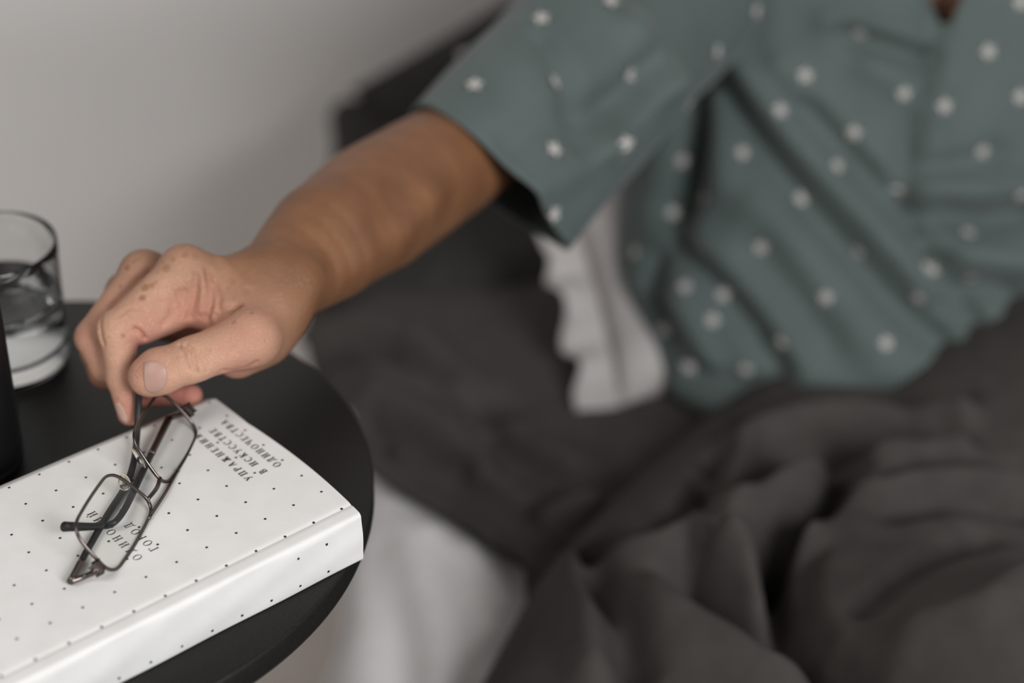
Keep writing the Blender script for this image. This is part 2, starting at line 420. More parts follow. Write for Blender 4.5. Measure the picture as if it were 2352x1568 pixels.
# ------------------------------------------------------------------ book
BT = .0295; BW = .135; BL = .205; BA = math.radians(40.0)
BO = np.array([-.0744, .7499]); BE = np.array([math.cos(BA), math.sin(BA)]); BN = np.array([-BE[1], BE[0]])
def cover_z(a, b):      # the worn cover is a little uneven
    return BT + .00025*math.sin(a*31+1)*math.sin(b*40) - .0005*math.exp(-((b-.0095)/.0012)**2) - .0012*max(0, (b-.10)/.035)**2*math.exp(-(a/.05)**2)
def bk(a, b, z):        # a: along from the bottom edge, b: from the spine, z above the table
    p = BO - BE*a + BN*b
    return np.array([p[0], p[1], TABLE_Z+z])
book = empty('book', bk(BL/2, BW/2, 0)); tag(book, 'thick white paperback with black dots and Cyrillic title lying on the black table', 'book')
def a_edge(b):          # the bottom edge of the cover bows out a little
    return -.0026*math.sin(math.pi*min(max(b/.10, 0), 1))**.8
def book_cover():
    # section across the book: bottom cover (fore edge -> spine), up the spine, top cover (spine -> fore edge)
    r = .0022; sec = []
    for t in np.linspace(1, 0, 24): sec.append((r+(BW-r)*t, .0, 0))
    for an in np.linspace(0, math.pi/2, 6)[1:]: sec.append((r-r*math.sin(an), r-r*math.cos(an), 1))
    for t in np.linspace(0, 1, 12)[1:]: sec.append((0, r+(BT-2*r)*t, 1))
    for an in np.linspace(0, math.pi/2, 6)[1:]: sec.append((r-r*math.cos(an), BT-r+r*math.sin(an), 2))
    bs = list(np.linspace(r, .008, 5)[1:])+[.0086, .0091, .0096, .0101, .0108, .0118]+list(np.linspace(.014, BW, 36))
    for b in bs: sec.append((b, None, 2))
    n = 110; V = []; rc = .004
    for (b, z, k) in sec:
        # rounded outer corners
        cut = 0
        if b > BW-rc: cut = rc-math.sqrt(max(rc*rc-(b-BW+rc)**2, 0))
        for t in np.linspace(0, 1, n):
            t2 = .5-.5*math.cos(math.pi*t)
            a0 = a_edge(b)*(1 if k == 2 else .3)+cut; a1 = BL-cut
            a = a0+(a1-a0)*t2
            zz = z
            if z is None: zz = cover_z(a, b)
            elif k == 2 and z > BT-.001: zz = z
            bb = b
            if k == 1: bb = b - .0006*math.sin(math.pi*z/BT)+ .0002*math.sin(a*90+z*300)
            V.append(bk(a, bb, zz))
    return np.array(V), grid_faces(len(sec), n)
V, F = book_cover(); F = [f[::-1] for f in F]
o = keep(mesh('cover', V, F, M['paper']), book); md = o.modifiers.new('thickness', 'SOLIDIFY'); md.thickness = .0005; md.offset = -1
bm = bmesh.new()
pv = [bm.verts.new(bk(a, b, z)) for z in (.0012, BT-.0028) for (a, b) in ((.0012, .0025), (BL-.0012, .0025), (BL-.0012, BW-.0035), (.0012, BW-.0035))]
for f in ((3, 2, 1, 0), (4, 5, 6, 7), (0, 1, 5, 4), (1, 2, 6, 5), (2, 3, 7, 6), (3, 0, 4, 7)): bm.faces.new([pv[i] for i in f])
keep(bmobj('page_block', bm, M['pages'], smooth=False), book)
# printed dots: little squares on a 16.85 mm lattice, running over the cover and the spine
def print_quads(quads, name, m, lift=.00012):
    V = []; F = []
    for q in quads:
        s = len(V)
        for (a, b) in q:
            if b >= 0.0022: V.append(bk(a, b, cover_z(a, b)+lift))
            else: V.append(bk(a, -lift-.0006*math.sin(math.pi*min(max((BT+b)/BT, 0), 1))-.0001, BT+b))
        F.append(tuple(range(s, s+len(q))))
    return keep(mesh(name, V, F, m, smooth=False), book)
dq = []
for i in range(13):
    for j in range(-3, 8):
        a = .0046+.01687*i; b = .0099+.01725*j
        if a > BL-.004 or b > BW-.002 or b < -BT+.003: continue
        if abs(b) < .0026 or (b < 0 and i == 0) or (-.012 < b < 0 and i > 2): continue
        h_ = .00062
        dq.append([(a-h_, b-h_), (a+h_, b-h_), (a+h_, b+h_), (a-h_, b+h_)])
print_quads(dq, 'dot_print', M['ink'])
# serif capitals as stroke polygons, unit em: x right 0..w, y up 0..1
def stroke(p, q, w):
    p = np.array(p, float); q = np.array(q, float); d = (q-p)/np.linalg.norm(q-p); n = np.array([-d[1], d[0]])*w/2
    return [p+n, p-n, q-n, q+n]
def arc(c, rx, ry, a0, a1, thick, thin, n=14):
    out = []; an = np.linspace(math.radians(a0), math.radians(a1), n)
    for u, v in zip(an, an[1:]):
        def pt(t, s):
            w = thin+(thick-thin)*abs(math.cos(t))**1.3
            return np.array([c[0]+(rx+s*w/2)*math.cos(t), c[1]+(ry+s*(thin+.3*(w-thin))/2)*math.sin(t)])
        out.append([pt(u, -1), pt(u, 1), pt(v, 1), pt(v, -1)])
    return out
def glyph(ch, K, T):
    """K thick stroke, T thin stroke -> (polygons, advance)"""
    P = []
    def stem(x, y0=0, y1=1, w=K, s0=True, s1=True):
        P.append(stroke((x, y0), (x, y1), w))
        for y, on in ((y0+T/2, s0), (y1-T/2, s1)):
            if on: P.append(stroke((x-w/2-.09, y), (x+w/2+.09, y), T))
    def ln(p, q, w): P.append(stroke(p, q, w))
    if ch == 'О': P.extend(arc((.42, .5), .36, .49, 0, 360, K, T, 30)); return P, .86
    if ch == 'С':
        P.extend(arc((.42, .5), .36, .49, 45, 315, K, T, 24)); ln((.70, .72), (.70, .98), T); return P, .80
    if ch == 'И' or ch == 'Й':
        stem(.16); stem(.66); ln((.16, .12), (.66, .88), T)
        if ch == 'Й': P.extend(arc((.41, 1.27), .14, .14, 190, 350, T*1.4, T*1.2, 10))
        return P, .84
    if ch == 'Н': stem(.16); stem(.66); ln((.16, .5), (.66, .5), T); return P, .84
    if ch == 'П': stem(.16); stem(.66); ln((.10, 1-T/2), (.72, 1-T/2), T*1.2); return P, .84
    if ch == 'К': stem(.16); ln((.16, .45), (.62, .97), T); ln((.30, .58), (.64, .03), K); ln((.54, T/2), (.76, T/2), T); ln((.52, 1-T/2), (.72, 1-T/2), T); return P, .80
    if ch == 'Г': stem(.16); ln((.16, 1-T/2), (.60, 1-T/2), T*1.2); ln((.60, 1), (.60, .74), T); return P, .66
    if ch == 'Т': stem(.36, s1=False); ln((.02, 1-T/2), (.70, 1-T/2), T*1.2); ln((.03, 1), (.03, .76), T); ln((.69, 1), (.69, .76), T); return P, .74
    if ch == 'Е': stem(.16); ln((.16, T/2), (.60, T/2), T); ln((.16, .5), (.48, .5), T); ln((.16, 1-T/2), (.58, 1-T/2), T); ln((.60, 0), (.60, .24), T); ln((.58, 1), (.58, .78), T); return P, .70
    if ch == 'Р': stem(.16); P.extend(arc((.34, .74), .24, .25, -90, 90, K, T, 12)); ln((.16, 1-T/2), (.36, 1-T/2), T); ln((.16, .49), (.36, .49), T); return P, .70
    if ch == 'В':
        stem(.16); P.extend(arc((.34, .75), .20, .24, -90, 90, K, T, 12)); P.extend(arc((.36, .26), .26, .25, -90, 90, K, T, 12))
        for y in (T/2, .51, 1-T/2): ln((.16, y), (.38, y), T)
        return P, .74
    if ch == 'Д':
        ln((.24, .08), (.34, .98), T*1.3); stem(.64, y0=.06, s0=False); ln((.02, .05), (.82, .05), T*1.2); ln((.03, .06), (.03, -.2), T); ln((.81, .06), (.81, -.2), T); ln((.26, 1-T/2), (.74, 1-T/2), T); return P, .88
    if ch == 'А': ln((.08, 0), (.38, 1), T*1.2); ln((.38, 1), (.68, 0), K); ln((.2, .35), (.58, .35), T); ln((0, T/2), (.2, T/2), T); ln((.54, T/2), (.82, T/2), T); return P, .82
    if ch == 'У': ln((.08, 1), (.40, .38), K); ln((.68, 1), (.34, .1), T*1.2); ln((.34, .1), (.16, .03), K*.8); ln((0, 1-T/2), (.22, 1-T/2), T); ln((.56, 1-T/2), (.78, 1-T/2), T); return P, .76
    if ch == 'Ж': stem(.52); ln((.52, .5), (.12, .97), T*1.2); ln((.52, .5), (.92, .97), T*1.2); ln((.44, .56), (.08, .02), K); ln((.60, .56), (.96, .02), K); ln((0, T/2), (.18, T/2), T); ln((.86, T/2), (1.04, T/2), T); return P, 1.06
    if ch == 'Я': stem(.58); P.extend(arc((.40, .74), .24, .25, 90, 270, K, T, 12)); ln((.40, 1-T/2), (.58, 1-T/2), T); ln((.40, .49), (.58, .49), T); ln((.42, .5), (.12, .02), K*.9); ln((.02, T/2), (.2, T/2), T); return P, .78
    if ch == 'Ч': stem(.62); P.extend(arc((.38, .78), .22, .34, 180, 290, K, T, 10)); ln((.4, .46), (.62, .5), T); stem(.16, y0=.72, s0=False); return P, .80
    return P, .5
def text_on_book(name, s, a_base, b0, cap, b1, K, T, m):
    """baseline at a_base (letters grow away from the bottom edge), from b0 to b1"""
    adv = [glyph(c, K, T) for c in s]; tot = sum(w for _, w in adv); gap = ((b1-b0)/cap-tot)/max(len(s)-1, 1)
    quads = []; x = 0
    for P, w in adv:
        for q in P: quads.append([(a_base+cap*p[1], b0+cap*(x+p[0])) for p in q])
        x += w+gap
    return print_quads(quads, name, m, lift=.00018)
text_on_book('title_print', 'ОДИНОКИЙ', .0993, .0405, .0043, .0868, .145, .06, M['ink'])
text_on_book('title_print', 'ГОРОД', .0900, .0415, .0043, .0675, .145, .06, M['ink'])
text_on_book('subtitle_print', 'УПРАЖНЕНИЯ', .0243, .0585, .0040, .1085, .22, .09, M['ink_grey'])
text_on_book('subtitle_print', 'В ИСКУССТВЕ', .0156, .0585, .0040, .1080, .22, .09, M['ink_grey'])
text_on_book('subtitle_print', 'ОДИНОЧЕСТВА', .0069, .0585, .0040, .1105, .22, .09, M['ink_grey'])

# ------------------------------------------------------------------ tumbler with water
GC = np.array([-.292, .930, TABLE_Z])
tumbler = empty('tumbler', GC); tag(tumbler, 'clear glass tumbler half full of water on the black table', 'glass')
ro = lambda z: .0352+.0028*z/.078
prof = [(0, .0006), (ro(0)-.003, .0006), (ro(0)-.0008, .0015), (ro(0), .004)]
prof += [(ro(z), z) for z in np.linspace(.006, .0765, 12)]
prof += [(ro(.078)-.0004, .0779), (ro(.078)-.0010, .0782), (ro(.078)-.0016, .0779)]
prof += [(ro(z)-.0020, z) for z in np.linspace(.0765, .016, 12)]
prof += [(ro(.012)-.0035, .0125), (ro(.01)-.008, .0112), (0, .0108)]
keep(lathe('glass_body', prof, GC, M['glass'], seg=96), tumbler)
WL = .046
wp = [(0, .0109), (ro(.01)-.0082, .0114), (ro(.012)-.0038, .0128)]+[(ro(z)-.00195, z) for z in np.linspace(.0165, WL+.0004, 8)]+[(ro(WL)-.0032, WL-.0002), (0, WL-.0003)]
keep(lathe('water', wp, GC, M['water'], seg=96), tumbler)

# ------------------------------------------------------------------ slim black bottle at the left
PC = np.array([-.286, .829, TABLE_Z])
bottle = empty('bottle', PC); tag(bottle, 'slim black cylindrical bottle standing between the tumbler and the book', 'bottle')
keep(lathe('bottle_body', [(0, .0), (.0215, .0), (.0235, .001), (.0245, .003), (.0248, .0055), (.0243, .0062), (.0243, .0068), (.0250, .0078), (.0252, .012), (.0258, .12), (.0245, .132), (.019, .142), (.012, .147), (.012, .150), (0, .150)], PC, M['bottle'], seg=80), bottle)
keep(lathe('cap', [(0, .150), (.0135, .150), (.014, .151), (.014, .170), (.013, .172), (0, .172)], PC, M['bottle'], seg=48), bottle)

# ------------------------------------------------------------------ eyeglasses
GT = rel(-.1836, .7641, .0424)
GR = np.array([[-.2025, .5967, .7765], [-.9793, -.1292, -.1561], [.0072, -.7920, .6104]])
def gl(x, y, z=0.): return GT + GR@np.array([x, y, z])
specs = empty('eyeglasses', bk(.09, .09, BT)); tag(specs, 'metal framed eyeglasses with folded temples resting on the white book', 'eyeglasses')
def lens_outline(sg, n=96, inset=0.):
    """rounded quadrilateral rim in frame coordinates"""
    S_, hw, hh, tp = .0345, .026-inset, .0149-inset, .0056
    cs = [(S_*sg-sg*(hw-tp), -hh), (S_*sg-sg*hw*1.03, hh*.95), (S_*sg+sg*hw*.985, hh), (S_*sg+sg*(hw-tp*.3), -hh)]
    rs = [.0062, .0068, .0062, .0068]
    pts = []
    for i in range(4):
        p = np.array(cs[i]); a = np.array(cs[i-1]); b = np.array(cs[(i+1) % 4]); r = rs[i]
        da = (a-p)/np.linalg.norm(a-p); db = (b-p)/np.linalg.norm(b-p)
        for t in np.linspace(0, 1, 12): pts.append((1-t)**2*(p+da*r*1.25)+2*t*(1-t)*p+t*t*(p+db*r*1.25))
    pts = np.array(pts); out = []
    # bow the long edges outward slightly and resample
    c = pts.mean(0)
    seg = np.linalg.norm(np.roll(pts, -1, 0)-pts, axis=1); cum = np.concatenate([[0], np.cumsum(seg)]); tt = np.linspace(0, cum[-1], n, endpoint=False)
    P2 = np.vstack([pts, pts[:1]])
    q = np.stack([np.interp(tt, cum, P2[:, 0]), np.interp(tt, cum, P2[:, 1])], 1)
    q[:, 1] += np.sign(q[:, 1])*.0013*np.cos(np.clip((q[:, 0]-S_*sg)/hw, -1, 1)*math.pi/2)
    q[:, 0] += np.sign(q[:, 0]-S_*sg)*.0010*np.cos(np.clip(q[:, 1]/hh, -1, 1)*math.pi/2)*(abs(q[:, 0]-S_*sg) > hw*.75)
    return q
def wrap(x): return -.0022*(x/.06)**2         # slight face curve
for sg in (1, -1):
    q = lens_outline(sg)
    P = np.array([gl(x, y, wrap(x)) for x, y in q])
    rim = keep(tube('rim', P, .00078, M['frame'], seg=12, closed=True, up=GR[:, 2], flat=(1.0, 1.25)), specs)
    qi = lens_outline(sg, inset=.0004); c = qi.mean(0)
    V = []; F = []; n = len(qi); rr = np.linspace(1, 0, 8)[:-1]
    for side in (.0007, -.0007):
        o0 = len(V)
        for r_ in rr:
            for x, y in qi:
                X, Y = c[0]+(x-c[0])*r_, c[1]+(y-c[1])*r_; V.append(gl(X, Y, wrap(X)+side+.0010*(1-r_*r_)))
        V.append(gl(c[0], c[1], wrap(c[0])+side+.0010))
        for i in range(len(rr)-1):
            for k in range(n): F.append((o0+i*n+k, o0+i*n+(k+1) % n, o0+(i+1)*n+(k+1) % n, o0+(i+1)*n+k))
        for k in range(n): F.append((o0+(len(rr)-1)*n+k, o0+(len(rr)-1)*n+(k+1) % n, o0+len(rr)*n))
    keep(mesh('lens', V, F, M['lens']), specs)
def tolocal(p): return GR.T@(p-GT)
def on_frame(px, py, k):
    o_, d = tolocal(CAMP), GR.T@ray(px, py); return o_+d*((k-o_[2])/d[2])
def frame_tube(name, pts, r, m, par=None, **kw):
    return keep(tube(name, catmull([gl(*p) for p in pts], 8), r, m, up=GR[:, 2], **kw), par or specs)
# bridge and top bar
def snap(p, sg):
    q = lens_outline(sg); i = np.argmin(np.linalg.norm(q-p[:2], axis=1)); return np.array([q[i][0], q[i][1], wrap(q[i][0])+.0003])
b0, b1 = snap(on_frame(371, 1096, .0006), -1), snap(on_frame(344, 1140, .0006), 1)
mid = (b0+b1)/2; frame_tube('bridge', [b0, mid+np.array([0, .0004, .0016]), b1], .0011, M['frame'], seg=10)
t0, t1 = snap(on_frame(413, 1087, .0006), -1), snap(on_frame(350, 1197, .0006), 1)
frame_tube('top_bar', [t0, (t0+t1)/2+np.array([0, 0, .0012]), t1], .00085, M['frame'], seg=10)
for q in (b0, b1, t0, t1):
    lathe_c = gl(*q)
    bm = bmesh.new(); bmesh.ops.create_uvsphere(bm, u_segments=12, v_segments=8, radius=.0011)
    for v in bm.verts: v.co += Vector(lathe_c)
    keep(bmobj('solder_joint', bm, M['frame']), specs)
# nose pads on wire arms, behind the frame
for sg, (px, py), (qx, qy) in ((1, (282, 1087), (289, 1127)), (-1, (303, 1028), (334, 1075))):
    p0, p1 = on_frame(px, py, -.0060), on_frame(qx, qy, -.0050); c = (p0+p1)/2
    ax = p1-p0; hl_ = np.linalg.norm(ax)/2; ax /= 2*hl_
    view = tolocal(CAMP)-c; view /= np.linalg.norm(view)
    nrm = view if sg == 1 else np.cross(ax, view)+.25*view
    nrm = nrm-ax*(ax@nrm); nrm /= np.linalg.norm(nrm); tn = np.cross(ax, nrm)
    V = []; F = []; n1, n2 = 24, 10
    for i in range(n2+1):
        ph = math.pi*i/n2
        for k in range(n1):
            th = 2*math.pi*k/n1; w_ = .0030*(1+.15*math.sin(th))
            V.append(gl(*(c+ax*hl_*math.sin(th)*math.sin(ph)+tn*w_*math.cos(th)*math.sin(ph)+nrm*.0010*math.cos(ph))))
    for i in range(n2):
        for k in range(n1): F.append((i*n1+k, i*n1+(k+1) % n1, (i+1)*n1+(k+1) % n1, (i+1)*n1+k))
    pad = keep(mesh('nose_pad', V, F, M['pad']), specs)
    root = np.array((sg*.0120, -.004, -.0003))
    arm = keep(tube('pad_arm', catmull([gl(*root), gl(*(root+np.array((-sg*.0002, -.001, -.0035)))), gl(*(root*.4+c*.6+np.array((0, .002, -.003)))), gl(*(c-nrm*.0011))], 8), .0005, M['frame'], seg=8), specs)
    bm = bmesh.new(); bmesh.ops.create_cube(bm, size=1)
    for v in bm.verts:
        w = v.co; v.co = Vector(gl(*(c-nrm*.0016+ax*w.x*.0032+tn*w.y*.0024+nrm*w.z*.0012)))
    keep(bmobj('pad_mount', bm, M['frame'], smooth=False), specs)
# endpieces, hinges and temples (folded behind the front)
def table_pt(px, py, lift): return tolocal(onz(px, py, BT+lift))
eA = [on_frame(431, 941, -.0006), on_frame(437, 948, -.003), on_frame(418, 951, -.0075), table_pt(388, 961, .0045)]
eB = [on_frame(229, 1299, -.0005), on_frame(218, 1312, -.003), on_frame(196, 1323, -.0085), table_pt(163, 1335, .0030)]
for e in (eA, eB):
    frame_tube('endpiece', e, [.0016, .0017, .0014, .0015], M['frame'], seg=10, flat=(1, 1.1))
    bm = bmesh.new(); bmesh.ops.create_cube(bm, size=1); dr = np.array(e[1])-np.array(e[0]); dr /= np.linalg.norm(dr)
    for v in bm.verts:
        w = v.co; v.co = Vector(gl(*(np.array(e[0])+dr*.0012+np.array((w.x*.0036, w.y*.0052, w.z*.0040)))))
    bmesh.ops.bevel(bm, geom=bm.edges[:], offset=.0006, segments=2, affect='EDGES')
    keep(bmobj('hinge', bm, M['frame'], smooth=False), specs)
tipB = tolocal(atd(318, 925, 1.000)); tipB2 = tolocal(atd(319, 880, .993))
tB = [eB[3], table_pt(200, 1264, .0022), table_pt(246, 1184, .0021), table_pt(288, 1117, .0023), table_pt(307, 1062, .0045), tolocal(atd(314, 1005, .997)), tipB, tipB2]
tA = [eA[3], table_pt(352, 1033, .0036), table_pt(316, 1108, .0040), table_pt(287, 1168, .0050), table_pt(263, 1199, .0062), on_frame(238, 1207, -.0135), on_frame(200, 1209, -.0150), on_frame(147, 1209, -.0158)]
for nm, T_, cut in (('A', tA, 1.05), ('B', tB, .55)):
    C = catmull([gl(*p) for p in T_], 14); k = int(cut*14)
    metal = C[:k+3]; black = C[k:]
    keep(tube('temple', metal, [.0023, .0021], M['frame'], seg=12, flat=(.85, 1.0), up=GR[:, 2]), specs)
    keep(tube('temple_sleeve', black, [.00185, .0019, .0018, .0018, .0020, .0027] if nm == 'A' else [.0018, .0019, .0019, .0018, .0018], M['sleeve_black'], seg=14, flat=(.9, 1.05), up=GR[:, 2]), specs)
    
# ------------------------------------------------------------------ the man: body as one implicit surface
def rc(p, a, b, ra, rb):
    a = np.asarray(a); b = np.asarray(b); ab = b-a; L2 = ab@ab
    t = np.clip(((p-a)@ab)/L2, 0, 1)
    return np.linalg.norm(p-(a+t[:, None]*ab), axis=1)-(ra+(rb-ra)*t)
def smin(a, b, k):
    h = np.maximum(k-np.abs(a-b), 0)/k
    return np.minimum(a, b)-h*h*k*.25
def ell(p, c, r):
    q = (p-np.asarray(c))/np.asarray(r); k0 = np.linalg.norm(q, axis=1); k1 = np.linalg.norm(q/np.asarray(r), axis=1)
    return k0*(k0-1)/np.maximum(k1, 1e-6)
def surface_nets(fn, lo, hi, h, block=8):
    lo = np.array(lo); n = (np.ceil((np.array(hi)-lo)/h/block).astype(int))*block+1
    nb = (n-1)//block
    G = np.stack(np.meshgrid(*[np.arange(k) for k in nb], indexing='ij'), -1).reshape(-1, 3)
    cen = lo+(G+.5)*block*h
    d = fn(cen); near = np.abs(d) < block*h*.5*1.7321*1.35+h
    D = np.full(n, 1., np.float32)
    sgn = np.where(d < 0, -1, 1).reshape(nb)
    D[:-1, :-1, :-1] = np.repeat(np.repeat(np.repeat(sgn, block, 0), block, 1), block, 2)
    msk = np.zeros(n, bool)
    for g in G[near]:
        a = g*block; msk[a[0]:a[0]+block+1, a[1]:a[1]+block+1, a[2]:a[2]+block+1] = True
    idx = np.argwhere(msk); vals = np.empty(len(idx), np.float32)
    for s in range(0, len(idx), 250000): vals[s:s+250000] = fn(lo+idx[s:s+250000]*h)
    D[tuple(idx.T)] = vals
    neg = D < 0
    c = np.zeros(np.array(D.shape)-1, np.uint8); sl = [slice(None, -1), slice(1, None)]
    for i in (0, 1):
        for j in (0, 1):
            for k in (0, 1): c += neg[sl[i], sl[j], sl[k]]
    act = np.argwhere((c > 0) & (c < 8)); vid = np.full(c.shape, -1, np.int32); vid[tuple(act.T)] = np.arange(len(act))
    off = np.array([(i, j, k) for i in (0, 1) for j in (0, 1) for k in (0, 1)])
    cv = np.stack([D[act[:, 0]+o_[0], act[:, 1]+o_[1], act[:, 2]+o_[2]] for o_ in off], 1)
    P = np.zeros((len(act), 3)); cnt = np.zeros(len(act))
    for a in range(8):
        for b in range(a+1, 8):
            if np.abs(off[a]-off[b]).sum() != 1: continue
            va, vb = cv[:, a], cv[:, b]; m = (va < 0) != (vb < 0); t = np.where(m, va/np.where(m, va-vb, 1), 0)
            P += m[:, None]*(off[a]+t[:, None]*(off[b]-off[a])); cnt += m
    V = lo+(act+P/cnt[:, None])*h
    F = []
    for ax in range(3):
        u, w = [(1, 2), (2, 0), (0, 1)][ax]
        s0 = [slice(None)]*3; s1 = [slice(None)]*3; s0[ax] = slice(None, -1); s1[ax] = slice(1, None)
        A, B = neg[tuple(s0)], neg[tuple(s1)]
        e = np.argwhere(A != B); e = e[(e[:, u] > 0) & (e[:, w] > 0) & (e[:, u] < D.shape[u]-1) & (e[:, w] < D.shape[w]-1)]
        inside = A[tuple(e.T)]
        q = []
        for du, dw in ((-1, -1), (0, -1), (0, 0), (-1, 0)):
            cc = e.copy(); cc[:, u] += du; cc[:, w] += dw; q.append(vid[tuple(cc.T)])
        q = np.stack(q, 1); q[~inside] = q[~inside][:, ::-1]; F.append(q)
    return V, np.vstack(F)

D0 = 1.0
def H(zx, zy, dm=0.): return atd(120+zx/3.136, 520+zy/3.136, D0+dm/1000)
mmz = .001
J = dict(
 wr=H(1580, 440, 40), wr2=H(1530, 480, 52), hb=H(1490, 560, 36), hb2=H(1440, 610, 46),
 iM=H(955, 315, 14), iP=H(470, 745, 2), iD=H(505, 1085, 6), iT=H(556, 1345, 10),
 mM=H(660, 345, 34), mP=H(300, 800, 20), mD=H(395, 1010, 22), mT=H(560, 1160, 30),
 rM=H(540, 480, 50), rP=H(330, 905, 40), rD=H(385, 1050, 40), rT=H(690, 1150, 36),
 pM=H(500, 620, 66), pP=H(420, 960, 56), pD=H(660, 1195, 50), pT=H(1000, 1215, 40),
 tC=H(1470, 700, 20), tM=H(1440, 800, 0), tI=H(1010, 958, -9), tT=H(690, 1082, -10),
 elbow=atd(1072, 338, 1.232), ua=atd(1270, 165, 1.305), sh=atd(1545, -70, 1.405))
f1, f2, f3 = atd(745, 558, 1.085), atd(858, 478, 1.14), atd(968, 408, 1.19)
_lp = catmull([J['wr'], f1, f2, f3, J['elbow'], J['ua'], J['sh']], 5)
_lr = np.interp(np.linspace(0, 6, len(_lp)), range(7), [.0215, .0325, .0382, .0372, .0350, .0375, .042])
LIMB = [(_lp[i], _lp[i+1], _lr[i], _lr[i+1]) for i in range(len(_lp)-1)]
def arm_sdf(p):
    # palm
    d = rc(p, J['iM'], J['hb'], .0125, .0170)
    d = smin(d, rc(p, J['mM'], J['hb2'], .0120, .0180), .012)
    d = smin(d, rc(p, J['rM'], H(1400, 660, 56), .0115, .0185), .012)
    d = smin(d, rc(p, J['pM'], H(1380, 720, 64), .0110, .0165), .012)
    # knuckles
    for k, r in (('iM', .0132), ('mM', .0128)):
        d = smin(d, np.linalg.norm(p-J[k], axis=1)-r, .004)
    # proximal segments
    for a, b, ra, rb in (('iM', 'iP', .0120, .0098), ('mM', 'mP', .0118, .0100), ('rM', 'rP', .0112, .0094), ('pM', 'pP', .0100, .0084)):
        d = smin(d, rc(p, J[a], J[b], ra, rb), .0035)
    d = smin(d, rc(p, H(980, 560, 16), H(640, 715, 4), .0110, .0100), .005)             # flesh under the first finger segment
    # thenar, thumb
    d = smin(d, rc(p, J['tC'], J['tM'], .0175, .0150), .012)
    d = smin(d, rc(p, H(1490, 810, 22), H(1330, 930, 16), .0150, .012), .012)          # ball of the thumb
    d = smin(d, rc(p, H(1080, 420, 18), H(1290, 640, 14), .0105, .0130), .010)         # web
    d = smin(d, rc(p, H(1030, 520, 16), H(1090, 640, 16), .0085, .0065), .006)         # fold of the web
    th = rc(p, J['tM'], J['tI'], .0142, .0112)
    th = smin(th, rc(p, J['tI'], H(765, 1045, -10), .0112, .0115), .004)
    th = smin(th, rc(p, H(765, 1045, -10), J['tT'], .0115, .0102), .004)
    d = smin(d, th, .004)
    # finger ends
    fi = rc(p, J['iP'], J['iD'], .0100, .0080); fi = smin(fi, rc(p, J['iD'], J['iT'], .0082, .0064), .003)
    fi = smin(fi, np.linalg.norm(p-J['iP'], axis=1)-.0103, .003)
    fm = rc(p, J['mP'], J['mD'], .0101, .0086); fm = smin(fm, rc(p, J['mD'], J['mT'], .0086, .0070), .003)
    fr = rc(p, J['rP'], J['rD'], .0094, .0088); fr = smin(fr, rc(p, J['rD'], J['rT'], .0088, .0070), .003)
    fp = rc(p, J['pP'], J['pD'], .0084, .0074); fp = smin(fp, rc(p, J['pD'], J['pT'], .0074, .0062), .003)
    for f in (fm, fr, fp, fi): d = smin(d, f, .0016)
    # forearm and upper arm: one limb with a running radius
    fa = None
    for a_, b_, ra, rb in LIMB:
        q = rc(p, a_, b_, ra, rb); fa = q if fa is None else np.minimum(fa, q)
    fa = smin(fa, rc(p, J['wr2'], f1, .0195, .0310), .008)
    fa = smin(fa, rc(p, J['hb'], J['wr'], .0190, .0200), .012)
    fa = smin(fa, rc(p, atd(662, 690, 1.022), atd(678, 640, 1.032), .0120, .0120), .016)   # radial bump at the wrist
    return smin(d, fa, .018)
keys = np.array([J[k] for k in J if k not in ('sh', 'ua')]+[atd(1240, 180, 1.29)])
V1, F1 = surface_nets(arm_sdf, keys.min(0)-.06, keys.max(0)+.05, .00105)
# creases pressed into the skin (zoom coordinates of the crease, depth, width in mm)
def vnorm(V, F):
    n = np.zeros_like(V); t = np.cross(V[F[:, 2]]-V[F[:, 0]], V[F[:, 3]]-V[F[:, 1]])
    for k in range(4): np.add.at(n, F[:, k], t)
    return n/np.maximum(np.linalg.norm(n, axis=1), 1e-12)[:, None]
N1 = vnorm(V1, F1); bv1 = bvh_of(V1, F1)
def zh(zx, zy): return hit_px(bv1, 120+zx/3.136, 520+zy/3.136)[0]
creases = [([(915, 850), (950, 930), (985, 1030)], .55, .9), ([(960, 850), (1020, 930), (1045, 1060)], .75, .9), ([(1000, 870), (1060, 920), (1100, 1000)], .4, .9), ([(930, 885), (965, 960), (990, 1010)], -.3, .8),
           ([(1005, 960), (1030, 1000), (1040, 1050)], .4, .7), ([(1085, 900), (1125, 970), (1115, 1040)], .35, .9),
           ([(590, 738), (640, 765), (668, 810)], .9, 1.0), ([(350, 660), (345, 740), (365, 840)], .5, 1.2),
           ([(1040, 350), (1035, 450), (1015, 540), (985, 650)], .8, 1.4), ([(1120, 330), (1140, 450), (1135, 560), (1110, 660)], .9, 1.5), ([(1075, 340), (1085, 460), (1075, 600)], -.7, 1.6),
           ([(1180, 420), (1200, 500), (1190, 590)], .6, 1.3), ([(1240, 440), (1290, 510), (1330, 570)], .4, 1.2), ([(1340, 560), (1260, 590), (1170, 640)], 1.0, 1.4),
           ([(905, 480), (930, 560), (880, 620)], .5, 1.2), ([(870, 560), (850, 640), (800, 700)], .5, 1.3), ([(960, 470), (955, 560), (930, 640)], .5, 1.2),
           ([(1210, 230), (1300, 330), (1400, 430)], -.6, 2.2), ([(1230, 1040), (1350, 1030), (1470, 980)], .5, 1.2), ([(640, 600), (560, 590), (480, 640)], .2, 1.0),
           ([(700, 330), (580, 420), (440, 560)], .6, 2.5), ([(1130, 720), (1250, 640), (1330, 570)], .5, 1.4)]
disp = np.zeros(len(V1)); crease_red_shade = np.zeros(len(V1))
